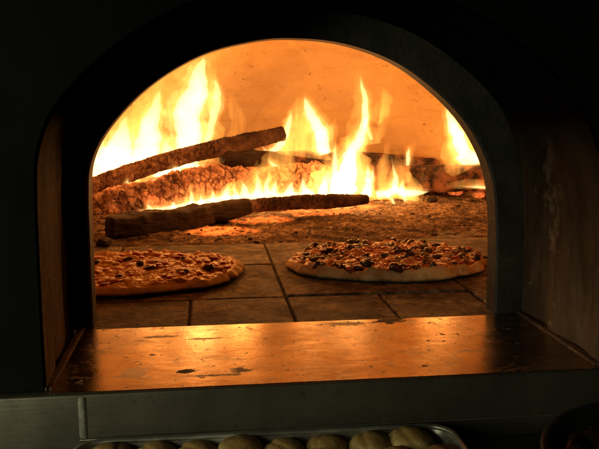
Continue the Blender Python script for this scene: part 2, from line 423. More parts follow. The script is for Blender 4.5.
for j in range(NY+1):
    for i in range(NX+1):
        x = X0+(X1-X0)*i/NX; y = Y0+(Y1-Y0)*j/NY
        vs.append((x, y, ash_z(x, y)))
        h = 0
        for hx, hy, ra, rb in HOT: h = max(h, 1-((x-hx)/ra)**2-((y-hy)/rb)**2)
        hot.append(max(0, min(1, h*1.5)))
for j in range(NY):
    for i in range(NX):
        a = j*(NX+1)+i
        q = (a, a+1, a+NX+2, a+NX+1)
        cx, cy = vs[a][0], vs[a][1]
        if ((cx-DC[0])/(RX-.03))**2+((cy-DC[1])/(RY-.03))**2 > 1: continue
        fs.append(q)
ash = bpy.data.meshes.new('ash_bed'); ash.from_pydata([sub(v, (.15, 2.3, 0)) for v in vs], [], fs); ash.materials.append(M['ash'])
at = ash.attributes.new('hot', 'FLOAT', 'POINT'); at.data.foreach_set('value', hot)
for p in ash.polygons: p.use_smooth = True
ao = bpy.data.objects.new('ash_bed', ash); ao.location = (.15, 2.3, 0); col.objects.link(ao)
tag(ao, 'bed of grey ash and red embers spread under the burning logs', 'ash', kind='stuff')

# broken charcoal scattered through the ash
mb = MB(); rs = random.Random(21)
for i in range(420):
    x = rs.uniform(-.6, .95); y = 1.87+abs(rs.gauss(0, .30)); 
    if ((x-DC[0])/RX)**2+((y-DC[1])/RY)**2 > .75: continue
    r_ = min(.008, .0015+rs.expovariate(600)); z = ash_z(x, y)
    bm = bmesh.new(); bmesh.ops.create_icosphere(bm, subdivisions=1, radius=1)
    rot = Matrix.Rotation(rs.uniform(0, 6.3), 3, 'Z')@Matrix.Rotation(rs.uniform(-.6, .6), 3, 'X')
    ax = (rs.uniform(.7, 1.6), rs.uniform(.6, 1), rs.uniform(.4, .8))
    mb.add([(Vector((x, y, z+r_*.2))+rot@Vector((v.co.x*ax[0], v.co.y*ax[1], v.co.z*ax[2]))*r_*rs.uniform(.75, 1.2))[:] for v in bm.verts], [[v.index for v in f.verts] for f in bm.faces]); bm.free()
tag(mb.build('charcoal_crumbs', M['char'], None, (.15, 2.2, 0), False), 'scattered small charcoal crumbs in the ash', 'charcoal', kind='stuff')
# ------------------------------------------------------------------ logs
def log(name, pts, mat, label, cat='log', group='logs burning in the oven', blocks=None, flat=1.0, seed=0, rough=.05, nu=120, nv=44, parent=None, square=0, amp=.16, heat=(1, 1)):
    """pts: (x,y,z,r) along the log.  blocks=(along, around) gives coal blocks"""
    rs = random.Random(seed); ring_ = cr(pts, nu)
    vs, fs, cv, cb = [], [], [], []
    so = Vector((seed*3.7, seed*1.3, seed*2.1)); L = 0; prev = None
    for i, (x, y, z, r) in enumerate(ring_):
        c = Vector((x, y, z))
        if prev is not None: L += (c-prev).length
        prev = c
        a = Vector(ring_[max(i-1, 0)][:3]); b = Vector(ring_[min(i+1, nu-1)][:3]); t = (b-a).normalized()
        s = t.cross(Vector((0, 0, 1))).normalized(); u = s.cross(t)
        e = min(i, nu-1-i); tap = 1 if e > 2 else (.80, .93, .98)[e]
        for j in range(nv):
            an = 2*math.pi*j/nv
            k = 1.0
            if square: k = 1/(abs(math.cos(an))**square+abs(math.sin(an))**square)**(1/square)
            q = Vector((L*8, math.cos(an)*r*8, math.sin(an)*r*8))+so
            k *= 1+rough*2.2*fbm(q, 3)+rough*.8*fbm(q*4, 3)
            crv = 1.0; blk = .5
            if blocks:
                pv = Vector((L*blocks[0], math.cos(an)*blocks[1], math.sin(an)*blocks[1]))+so
                pv += .38*Vector((fbm(pv*.8, 3), fbm(pv*.8+Vector((9, 0, 0)), 3), fbm(pv*.8+Vector((0, 9, 0)), 3)))
                d, pp = noise.voronoi(pv); blk = noise.cell(pp[0]*37.7+Vector((.5, .5, .5)))*.5+.5; crv = min(1, (d[1]-d[0])*1.6)
                k *= 1-amp+amp*min(1, crv*3.4)**.6
            p = c+(s*math.cos(an)+u*math.sin(an)*flat)*r*k*tap
            vs.append(p[:]); cv.append(crv); cb.append(blk)
    for i in range(nu-1):
        for j in range(nv): fs.append((i*nv+j, i*nv+(j+1) % nv, (i+1)*nv+(j+1) % nv, (i+1)*nv+j))
    for end, i in ((0, 0), (1, nu-1)):        # ends with rough end grain
        prevr = [i*nv+j for j in range(nv)]; c0 = Vector(ring_[i][:3]); t = (Vector(ring_[1][:3])-Vector(ring_[0][:3])).normalized()*(-1 if end == 0 else 1)
        for f in (.72, .4):
            cur = []
            for j in range(nv):
                p = c0+(Vector(vs[i*nv+j])-c0)*f+t*ring_[i][3]*(.05+.12*fbm(Vector(vs[i*nv+j])*30*f, 3)); cur.append(len(vs)); vs.append(p[:]); cv.append(.3)
            for j in range(nv): fs.append((prevr[j], prevr[(j+1) % nv], cur[(j+1) % nv], cur[j]))
            prevr = cur
        vs.append((c0+t*ring_[i][3]*.05)[:]); cv.append(.3)
        for j in range(nv): fs.append((prevr[j], prevr[(j+1) % nv], len(vs)-1))
    mid = ring_[nu//2]; base = (mid[0], mid[1], mid[2]-mid[3])
    o = mesh(name, vs, fs, mat, parent, base)
    a = o.data.attributes.new('crack', 'FLOAT', 'POINT'); a.data.foreach_set('value', cv)
    hh = [heat[0]+(heat[1]-heat[0])*min(1, (i//nv)/(nu-1)) for i in range(nu*nv)]; ne = (len(vs)-nu*nv)//2; hh += [heat[0]]*ne+[heat[1]]*(len(vs)-nu*nv-ne)
    a = o.data.attributes.new('burning', 'FLOAT', 'POINT'); a.data.foreach_set('value', hh)
    cb += [.4]*(len(vs)-len(cb)); a = o.data.attributes.new('block', 'FLOAT', 'POINT'); a.data.foreach_set('value', cb)
    if label: tag(o, label, cat, group)
    return o

log('log', [(-0.265, 1.98, 0.028, .034), (-0.159, 2.03, 0.026, .039), (-0.066, 2.08, 0.027, .042), (-0.015, 2.1, 0.034, .040), (0.01, 2.11, 0.044, .029), (0.121, 2.14, 0.058, .023)], M['char'],
    'dark charred log with a blunt end in front of the fire above the left pizza', seed=1, square=3.2, rough=.09, amp=.1, nu=160, nv=64)
log('log', [(0.091, 2.125, 0.058, .019), (0.226, 2.16, 0.062, .021), (0.366, 2.19, 0.062, .022), (0.487, 2.21, 0.063, .014)], M['emberlog'],
    'thin ridged stick continuing right from the blunt dark log', seed=2, heat=(.45, .1), blocks=(75, .7), amp=.16, nu=160)
log('log', [(-0.438, 2.46, 0.062, .031), (-0.255, 2.5, 0.125, .030), (-0.091, 2.53, 0.174, .030), (0.061, 2.56, 0.205, .031), (0.269, 2.6, 0.249, .027)], M['emberlog'],
    'long block-cracked log rising from the left edge toward the back wall', seed=3, heat=(.95, -.05), blocks=(64, 1.0), amp=.15, nu=200, nv=64)
log('log', [(-0.419, 2.3, 0.011, .056), (-0.272, 2.33, 0.038, .060), (-0.104, 2.36, 0.073, .064), (0.023, 2.38, 0.094, .062), (0.098, 2.4, 0.101, .048)], M['ember'],
    'thick glowing log broken into orange coal blocks on the left of the fire', seed=4, heat=(.8, 1.05), blocks=(46, 1.7), amp=.15, rough=.11, nu=210, nv=110)
log('log', [(0.078, 2.4, 0.085, .056), (0.203, 2.42, 0.091, .062), (0.347, 2.45, 0.092, .058), (0.466, 2.48, 0.087, .044)], M['ember'],
    'short glowing orange log in mid fire behind the thin stick', seed=5, blocks=(44, 1.5), amp=.14, rough=.1, nu=150, nv=90)
log('log', [(0.051, 2.56, 0.177, .034), (0.184, 2.6, 0.152, .040), (0.331, 2.64, 0.137, .040)], M['char'],
    'short black log end lying crosswise under the rising cracked log', seed=6, rough=.06)
log('log', [(0.274, 2.62, 0.143, .040), (0.442, 2.65, 0.138, .042), (0.653, 2.68, 0.126, .042), (0.851, 2.7, 0.111, .038)], M['charhot'],
    'dark square edged log at the back beneath the middle flames', seed=8, square=4, rough=.04)
log('log', [(0.671, 2.6, 0.086, .046), (0.851, 2.58, 0.086, .048), (1.034, 2.52, 0.09, .048), (1.156, 2.46, 0.087, .046)], M['charhot'],
    'wide brown log lying level at the right back under the right flame', seed=9, square=4, rough=.035)
# coals lying in the ash
def coal(c, r, mat, seed, label, group, squash=.7):
    bm = bmesh.new(); bmesh.ops.create_icosphere(bm, subdivisions=3, radius=1)
    so = Vector((seed*5.1, seed*2.3, 0)); cv = []
    for v in bm.verts:
        d, pts = noise.voronoi(v.co*1.3+so); q = noise.cell(v.co*1.1+so)
        k = .78+.22*min(1, (d[1]-d[0])*2)+.15*fbm(v.co*1.5+so, 3)
        v.co *= k; cv.append(min(1, (d[1]-d[0])*2))
        v.co = Vector((v.co.x*1.25, v.co.y, v.co.z*squash))
    bm.verts.index_update()
    rot = Matrix.Rotation(seed*1.7, 3, 'Z')
    vs = [(Vector(c)+(rot@v.co)*r)[:] for v in bm.verts]; fs = [[v.index for v in f.verts] for f in bm.faces]; bm.free()
    o = mesh('coal', vs, fs, mat, None, (c[0], c[1], c[2]-r*squash*.7))
    a = o.data.attributes.new('crack', 'FLOAT', 'POINT'); a.data.foreach_set('value', cv)
    a = o.data.attributes.new('block', 'FLOAT', 'POINT'); a.data.foreach_set('value', [.7]*len(cv)); a = o.data.attributes.new('burning', 'FLOAT', 'POINT'); a.data.foreach_set('value', [1.0]*len(cv))
    tag(o, label, 'coal', group)
COALS = [
 ((0.348, 2.318), .020, 1, 'glowing red coal below the thin stick'), ((0.414, 2.375), .016, 1, 'small glowing coal at the right end of the thin stick'),
 ((-0.262, 1.876), .022, 0, 'black coal at the far left edge beside the front log'), ((0.904, 2.616), .028, 1, 'red coal under the right side log'),
 ((0.959, 2.527), .022, 1, 'red coal nearest the right edge of the oven mouth'), ((0.758, 2.425), .020, 0, 'dark coal in the ash right of the fire')]
for i, (px, r, hot_, label) in enumerate(COALS):
    z = ash_z(px[0], px[1])+r*.4
    coal((px[0], px[1], z), r, M['ember'] if hot_ else M['char'], i+1, label, 'loose coals in the ash')

# ------------------------------------------------------------------ flames
def m_glow(strength, name, colr):
    t = NT(name); e = t.node('ShaderNodeEmission', Color=colr, Strength=strength); t.link(e.outputs[0], t.out.inputs['Volume']); return t.m
FL = dict(core=m_glow(120, 'flame_white_core', (1, .62, .26)), low=m_glow(190, 'low_flame_white_core', (1, .62, .24)),
          mid=m_flame(40, 'flame_yellow_body', .06, (1, .50, .15), 7, 30), edge=m_glow(9, 'flame_orange_edge', (1, .38, .06)), veil=m_flame(24, 'flame_veil', .02, (1, .38, .06), 6, 26))
def tongue_geo(pts, n=26, nv=14, flat=.5, seed=0):
    """pts: (x,y,z,w) from root to tip, w = full width in metres"""
    rs = cr(pts, n); vs, fs = [], []
    so = Vector((seed*2.9, seed*7.1, 0))
    for i, (x, y, z, w) in enumerate(rs):
        r = max(w, .0015)/2; c = Vector((x, y, z)); t = i/(n-1)
        a = Vector(rs[max(i-1, 0)][:3]); b = Vector(rs[min(i+1, n-1)][:3]); d = (b-a).normalized()
        s = Vector((d.z, 0, -d.x)); s = s.normalized() if s.length > 1e-4 else Vector((1, 0, 0))
        u = d.cross(s).normalized()
        c = c+Vector((fbm((z*14, 0, 0), 2), fbm((z*14, 5, 0), 2), 0))*.12*w+s*w*.16*fbm(Vector((z*34, 3, 1))+so, 3)
        for j in range(nv):
            an = 2*math.pi*j/nv
            k = 1+.20*fbm(Vector((math.cos(an)*1.2, math.sin(an)*1.2, z*26))+so, 3)
            vs.append((c+(s*math.cos(an)+u*math.sin(an)*flat)*r*k)[:])
    for i in range(n-1):
        for j in range(nv): fs.append((i*nv+j, i*nv+(j+1) % nv, (i+1)*nv+(j+1) % nv, (i+1)*nv+j))
    fs.append(tuple(range(nv))); fs.append(tuple((n-1)*nv+j for j in range(nv)))
    return vs, fs
def fuse(name, tongues, mat, parent, base, flat=.5, vox=.004, seed=0):
    mb = MB()
    for k, t in enumerate(tongues): mb.add(*tongue_geo(t, flat=flat, seed=seed+k))
    o = mb.build(name, mat, None, base)
    m = o.modifiers.new('r', 'REMESH'); m.mode = 'VOXEL'; m.voxel_size = vox; m.use_smooth_shade = True
    s = o.modifiers.new('s', 'SMOOTH'); s.factor = .5; s.iterations = 4
    dg = bpy.context.evaluated_depsgraph_get(); dg.update()
    me = bpy.data.meshes.new_from_object(o.evaluated_get(dg)); o.modifiers.clear(); old = o.data; o.data = me; bpy.data.meshes.remove(old)
    me.name = name
    if not me.materials: me.materials.append(mat)
    if parent: o.parent = parent; o.location = (0, 0, 0)
    return o
def flame(label, base, core=(), veil=(), mat='core', seed=0, flat=.5, vox=.004):
    t = thing('flame', label, 'flame', base, 'flames in the oven')
    if core:
        def wid(k, cut=0.0, lift=0.0):
            return [[(x, y, z+(lift*(i/(len(q)-1))), w*k) for i, (x, y, z, w) in enumerate(q)][:len(q)] for q in core]
        fuse('flame_core', wid(.62, lift=-.006), FL[mat], t, base, flat, vox*.85, seed)
        fuse('flame_body', wid(1.02), FL['mid'], t, base, flat, vox, seed)
        fuse('flame_edge', wid(1.36, lift=.010), FL['edge'], t, base, flat, vox, seed)
    rw = random.Random(seed); veil = [list(v) for v in veil]
    for q in core:                                   # thin licks peeling off the sides of each tongue
        if len(q) < 4 or max(p[3] for p in q) < .03: continue
        for k in range(3):
            i = rw.randint(1, len(q)-2); x, y, z, w_ = q[i]; sd = rw.choice((-1, 1)); h = rw.uniform(.035, .085)*(.6+w_*6)
            x += sd*w_*.40; dy = rw.uniform(-.02, .02)
            veil.append([(x-sd*w_*.1, y+dy, z-.02, w_*.25), (x, y+dy, z+h*.25, w_*.22), (x+sd*h*.16, y+dy, z+h*.6, w_*.13), (x+sd*h*rw.uniform(0, .3), y+dy, z+h, .002)])
    if veil: fuse('flame_veil', veil, FL['veil'], t, base, flat, vox, seed+50)
    return t
flame('tall white flame group behind the cracked log at the left', (-0.382, 2.596, 0.051), [[(-0.307, 2.596, 0.078, 0.2456), (-0.311, 2.596, 0.14, 0.2175), (-0.302, 2.596, 0.202, 0.1544), (-0.286, 2.596, 0.263, 0.0772), (-0.271, 2.596, 0.317, 0.014)], [(-0.131, 2.62, 0.101, 0.177), (-0.136, 2.62, 0.164, 0.1204), (-0.141, 2.62, 0.206, 0.0637), (-0.144, 2.62, 0.234, 0.0142)], [(-0.208, 2.644, 0.107, 0.1715), (-0.209, 2.644, 0.191, 0.1572), (-0.196, 2.644, 0.267, 0.1179), (-0.173, 2.644, 0.343, 0.0643), (-0.154, 2.644, 0.411, 0.0071)], [(-0.071, 2.608, 0.13, 0.148), (-0.068, 2.608, 0.227, 0.1515), (-0.056, 2.608, 0.323, 0.1515), (-0.033, 2.608, 0.404, 0.1269), (-0.011, 2.608, 0.485, 0.0564), (-0.004, 2.608, 0.518, 0.0106)], [(-0.007, 2.632, 0.19, 0.0356), (0.015, 2.632, 0.267, 0.0498), (0.034, 2.632, 0.346, 0.0569), (0.039, 2.632, 0.405, 0.0427), (0.029, 2.632, 0.459, 0.0107)], [(-0.382, 2.596, 0.051, 0.1403), (-0.379, 2.596, 0.12, 0.1263), (-0.37, 2.596, 0.178, 0.0842), (-0.351, 2.596, 0.236, 0.014)]],
      [[(-0.247, 2.596, 0.143, 0.1403), (-0.233, 2.596, 0.262, 0.1193), (-0.183, 2.596, 0.35, 0.0842), (-0.147, 2.596, 0.431, 0.0351), (-0.132, 2.596, 0.477, 0.0105)], [(-0.025, 2.62, 0.156, 0.1416), (-0.005, 2.62, 0.278, 0.1416), (0.0, 2.62, 0.391, 0.1062), (0.016, 2.62, 0.479, 0.0496), (0.024, 2.62, 0.54, 0.0142)], [(0.088, 2.644, 0.224, 0.05), (0.11, 2.644, 0.287, 0.0572), (0.094, 2.644, 0.346, 0.0429), (0.084, 2.644, 0.391, 0.0107)]], 'core', 3, 0.27)
flame('pair of flames left of centre on the back log', (0.416, 2.606, 0.174), [[(0.416, 2.606, 0.174, 0.0775), (0.401, 2.606, 0.231, 0.0845), (0.38, 2.606, 0.287, 0.0704), (0.355, 2.606, 0.343, 0.0458), (0.34, 2.606, 0.384, 0.007)], [(0.222, 2.63, 0.178, 0.0355), (0.254, 2.63, 0.202, 0.0462), (0.279, 2.63, 0.252, 0.0426), (0.294, 2.63, 0.301, 0.0249), (0.301, 2.63, 0.336, 0.0071)], [(0.195, 2.654, 0.201, 0.0072), (0.217, 2.654, 0.18, 0.0287), (0.246, 2.654, 0.187, 0.0287)]],
      [[(0.326, 2.606, 0.168, 0.2113), (0.333, 2.606, 0.224, 0.1902), (0.337, 2.606, 0.287, 0.1409), (0.326, 2.606, 0.346, 0.0704), (0.319, 2.606, 0.377, 0.0141)], [(0.43, 2.63, 0.223, 0.0355), (0.448, 2.63, 0.272, 0.0284), (0.459, 2.63, 0.3, 0.0071)], [(0.332, 2.654, 0.186, 0.0717), (0.332, 2.654, 0.265, 0.0502), (0.322, 2.654, 0.321, 0.0108)]], 'core', 10, 0.5)
flame('tallest thin flame right of centre with a curled side tongue', (0.487, 2.576, 0.119), [[(0.487, 2.576, 0.119, 0.0696), (0.504, 2.576, 0.183, 0.0696), (0.532, 2.576, 0.225, 0.0627), (0.549, 2.576, 0.28, 0.0453), (0.556, 2.576, 0.343, 0.0418), (0.544, 2.576, 0.398, 0.0313), (0.533, 2.576, 0.453, 0.007)], [(0.584, 2.6, 0.223, 0.0211), (0.566, 2.6, 0.266, 0.0281), (0.561, 2.6, 0.308, 0.0281)]],
      [[(0.558, 2.576, 0.207, 0.0905), (0.549, 2.576, 0.277, 0.0835), (0.541, 2.576, 0.364, 0.0696), (0.526, 2.576, 0.432, 0.0278), (0.522, 2.576, 0.466, 0.007)], [(0.591, 2.6, 0.287, 0.0562), (0.615, 2.6, 0.322, 0.0703), (0.629, 2.6, 0.357, 0.0562), (0.621, 2.6, 0.392, 0.0351), (0.596, 2.6, 0.412, 0.0105)], [(0.582, 2.624, 0.229, 0.0426), (0.619, 2.624, 0.257, 0.0461), (0.647, 2.624, 0.307, 0.0426), (0.657, 2.624, 0.35, 0.0106)], [(0.51, 2.588, 0.189, 0.1049), (0.517, 2.588, 0.238, 0.0839), (0.509, 2.588, 0.301, 0.028), (0.508, 2.588, 0.343, 0.007)]], 'core', 17, 0.5)
flame('broad white flame mass in the middle of the fire', (0.439, 2.336, 0.051), [[(0.439, 2.336, 0.051, 0.1578), (0.439, 2.336, 0.09, 0.1452), (0.445, 2.336, 0.135, 0.1073), (0.454, 2.336, 0.18, 0.0694), (0.46, 2.336, 0.212, 0.0253)], [(0.368, 2.36, 0.052, 0.0574), (0.374, 2.36, 0.082, 0.051), (0.377, 2.36, 0.108, 0.0255), (0.367, 2.36, 0.14, 0.0064)], [(0.418, 2.384, 0.072, 0.0451), (0.414, 2.384, 0.131, 0.0387), (0.414, 2.384, 0.187, 0.0258), (0.413, 2.384, 0.235, 0.0064)], [(0.511, 2.348, 0.055, 0.0698), (0.52, 2.348, 0.088, 0.0508), (0.53, 2.348, 0.127, 0.0254), (0.532, 2.348, 0.156, 0.0063)], [(0.337, 2.372, 0.055, 0.0513), (0.33, 2.372, 0.071, 0.0321), (0.317, 2.372, 0.088, 0.0064)]],
      [[(0.439, 2.336, 0.051, 0.2525), (0.442, 2.336, 0.116, 0.2083), (0.447, 2.336, 0.19, 0.1263), (0.453, 2.336, 0.253, 0.0316)], [(0.198, 2.36, 0.071, 0.1595), (0.218, 2.36, 0.129, 0.1403), (0.244, 2.36, 0.199, 0.0829), (0.257, 2.36, 0.25, 0.0191)], [(0.593, 2.384, 0.049, 0.1933), (0.605, 2.384, 0.116, 0.1482), (0.597, 2.384, 0.175, 0.0773), (0.589, 2.384, 0.228, 0.0193)]], 'low', 24, 0.5)
flame('sideways sweeping flame right of the middle mass', (0.651, 2.394, -0.0), [[(0.577, 2.346, 0.054, 0.0444), (0.603, 2.346, 0.08, 0.0444), (0.609, 2.346, 0.119, 0.0285), (0.598, 2.346, 0.155, 0.0127), (0.591, 2.346, 0.194, 0.0048)], [(0.603, 2.37, 0.077, 0.0384), (0.637, 2.37, 0.063, 0.0448), (0.681, 2.37, 0.063, 0.0384), (0.715, 2.37, 0.066, 0.0192), (0.735, 2.37, 0.072, 0.0048)], [(0.649, 2.394, 0.107, 0.0065), (0.643, 2.394, 0.074, 0.0324), (0.65, 2.394, 0.047, 0.0259), (0.661, 2.394, 0.013, 0.0162), (0.651, 2.394, -0.0, 0.0065)], [(0.6, 2.358, 0.046, 0.0255), (0.604, 2.358, 0.019, 0.0191), (0.594, 2.358, 0.003, 0.0064)], [(0.552, 2.382, 0.057, 0.0386), (0.572, 2.382, 0.063, 0.0451), (0.599, 2.382, 0.063, 0.0386)]],
      [[(0.624, 2.346, 0.04, 0.1268), (0.63, 2.346, 0.086, 0.1141), (0.615, 2.346, 0.139, 0.0507), (0.604, 2.346, 0.178, 0.0095)], [(0.692, 2.37, 0.036, 0.032), (0.701, 2.37, 0.056, 0.0256), (0.708, 2.37, 0.082, 0.0064)]], 'low', 31, 0.5)
flame('small single flame standing over the back log right of centre', (0.718, 2.596, 0.115), [[(0.718, 2.596, 0.115, 0.0175), (0.717, 2.596, 0.151, 0.0281), (0.716, 2.596, 0.18, 0.0246), (0.723, 2.596, 0.205, 0.0053)]],
      [[(0.722, 2.596, 0.107, 0.0351), (0.72, 2.596, 0.165, 0.0421), (0.734, 2.596, 0.201, 0.0281), (0.741, 2.596, 0.222, 0.007)]], 'low', 38, 0.5)
flame('bent flame against the right edge of the oven mouth', (0.962, 2.55, 0.131), [[(1.019, 2.526, 0.153, 0.041), (0.967, 2.526, 0.161, 0.0546), (0.914, 2.526, 0.179, 0.0683), (0.88, 2.526, 0.225, 0.0819), (0.856, 2.526, 0.274, 0.0683), (0.84, 2.526, 0.315, 0.0375), (0.828, 2.526, 0.35, 0.0068)], [(0.962, 2.55, 0.131, 0.0482), (0.917, 2.55, 0.145, 0.0482), (0.886, 2.55, 0.174, 0.0482)]],
      [[(0.924, 2.526, 0.133, 0.1707), (0.892, 2.526, 0.19, 0.1365), (0.86, 2.526, 0.267, 0.1024), (0.829, 2.526, 0.343, 0.0341), (0.806, 2.526, 0.384, 0.0102)], [(0.991, 2.55, 0.152, 0.0345), (0.974, 2.55, 0.195, 0.0276), (0.95, 2.55, 0.252, 0.0103)]], 'core', 45, 0.5)
flame('row of low white flames along the top of the front log', (-0.258, 2.246, 0.019), [[(-0.258, 2.246, 0.019, 0.0243), (-0.219, 2.246, 0.025, 0.0243), (-0.174, 2.246, 0.033, 0.0304), (-0.115, 2.246, 0.041, 0.0364), (-0.055, 2.246, 0.049, 0.0425), (0.021, 2.246, 0.063, 0.0425), (0.097, 2.246, 0.074, 0.0425), (0.164, 2.246, 0.076, 0.0455), (0.235, 2.246, 0.078, 0.0425), (0.297, 2.246, 0.081, 0.0364), (0.344, 2.246, 0.08, 0.0152)], [(-0.176, 2.27, 0.027, 0.0368), (-0.179, 2.27, 0.045, 0.0245), (-0.184, 2.27, 0.064, 0.0061)], [(-0.053, 2.294, 0.039, 0.0496), (-0.049, 2.294, 0.067, 0.0279), (-0.054, 2.294, 0.102, 0.0047)], [(-0.019, 2.258, 0.05, 0.0366), (-0.024, 2.258, 0.075, 0.0183), (-0.027, 2.258, 0.093, 0.0046)], [(0.055, 2.282, 0.058, 0.0555), (0.059, 2.282, 0.086, 0.037), (0.065, 2.282, 0.111, 0.0062)], [(0.115, 2.246, 0.071, 0.0546), (0.112, 2.246, 0.099, 0.0364), (0.101, 2.246, 0.126, 0.0061)], [(0.153, 2.27, 0.07, 0.0552), (0.154, 2.27, 0.108, 0.0307), (0.151, 2.27, 0.145, 0.0123), (0.148, 2.27, 0.169, 0.0046)], [(0.205, 2.294, 0.07, 0.0496), (0.209, 2.294, 0.098, 0.031), (0.215, 2.294, 0.123, 0.0062)], [(0.252, 2.258, 0.077, 0.0549), (0.255, 2.258, 0.101, 0.0336), (0.261, 2.258, 0.126, 0.0046)], [(0.305, 2.282, 0.073, 0.0555), (0.298, 2.282, 0.104, 0.0308), (0.292, 2.282, 0.136, 0.0046)], [(0.183, 2.246, 0.079, 0.0486), (0.18, 2.246, 0.116, 0.0243), (0.189, 2.246, 0.153, 0.0046)], [(0.085, 2.27, 0.062, 0.0429), (0.083, 2.27, 0.09, 0.0245), (0.077, 2.27, 0.115, 0.0046)], [(0.012, 2.294, 0.051, 0.0434), (0.016, 2.294, 0.076, 0.0217), (0.01, 2.294, 0.101, 0.0047)], [(-0.109, 2.258, 0.039, 0.0366), (-0.103, 2.258, 0.058, 0.0183), (-0.1, 2.258, 0.07, 0.0046)]],
      [[(0.127, 2.246, 0.068, 0.1821), (0.14, 2.246, 0.104, 0.1093), (0.15, 2.246, 0.159, 0.0304), (0.15, 2.246, 0.19, 0.0061)], [(-0.04, 2.27, 0.043, 0.1534), (-0.042, 2.27, 0.08, 0.0736), (-0.051, 2.27, 0.117, 0.0092)]], 'low', 52, 0.5)
flame('thin line of white flame between the cracked log and the thick coal log', (-0.376, 2.376, 0.043), [[(-0.376, 2.376, 0.043, 0.0225), (-0.323, 2.376, 0.058, 0.0225), (-0.26, 2.376, 0.079, 0.0225), (-0.197, 2.376, 0.101, 0.0257), (-0.134, 2.376, 0.122, 0.0257), (-0.071, 2.376, 0.141, 0.0225), (-0.007, 2.376, 0.159, 0.0128)], [(-0.256, 2.4, 0.086, 0.0259), (-0.255, 2.4, 0.105, 0.0227), (-0.252, 2.4, 0.121, 0.0065)], [(-0.108, 2.424, 0.127, 0.0393), (-0.104, 2.424, 0.146, 0.0295), (-0.101, 2.424, 0.159, 0.0066)]],
      [], 'low', 59, 0.5)
flame('small hooked flame under the black log end', (0.249, 2.476, 0.141), [[(0.249, 2.476, 0.141, 0.0134), (0.229, 2.476, 0.145, 0.0268), (0.212, 2.476, 0.158, 0.0201), (0.202, 2.476, 0.175, 0.0067)]],
      [[(0.249, 2.476, 0.138, 0.0335), (0.215, 2.476, 0.155, 0.0335), (0.195, 2.476, 0.185, 0.0067)]], 'low', 66, 0.5)
flame('small flame in the gap right of the middle mass', (0.523, 2.376, 0.098), [[(0.523, 2.376, 0.098, 0.0321), (0.522, 2.376, 0.124, 0.0289), (0.522, 2.376, 0.144, 0.0193), (0.522, 2.376, 0.163, 0.0048)], [(0.504, 2.4, 0.128, 0.0065), (0.528, 2.4, 0.125, 0.0195), (0.551, 2.4, 0.128, 0.0065)]],
      [], 'low', 73, 0.5)
flame('low white streak of flame below the right side log', (0.935, 2.396, 0.076), [[(0.823, 2.396, 0.078, 0.0049), (0.858, 2.396, 0.077, 0.0097), (0.896, 2.396, 0.077, 0.0194), (0.935, 2.396, 0.076, 0.0227), (0.977, 2.396, 0.076, 0.013)]],
      [[(0.795, 2.396, 0.078, 0.0194), (0.878, 2.396, 0.084, 0.0389), (0.967, 2.396, 0.076, 0.0324)]], 'low', 80, 0.5)
flame('tiny flame under the right end of the thin stick', (0.415, 2.276, 0.027), [[(0.415, 2.276, 0.027, 0.0277), (0.415, 2.276, 0.04, 0.0215), (0.418, 2.276, 0.056, 0.0046)]],
      [[(0.415, 2.276, 0.021, 0.0492), (0.415, 2.276, 0.043, 0.0369), (0.418, 2.276, 0.066, 0.0062)]], 'low', 87, 0.5)


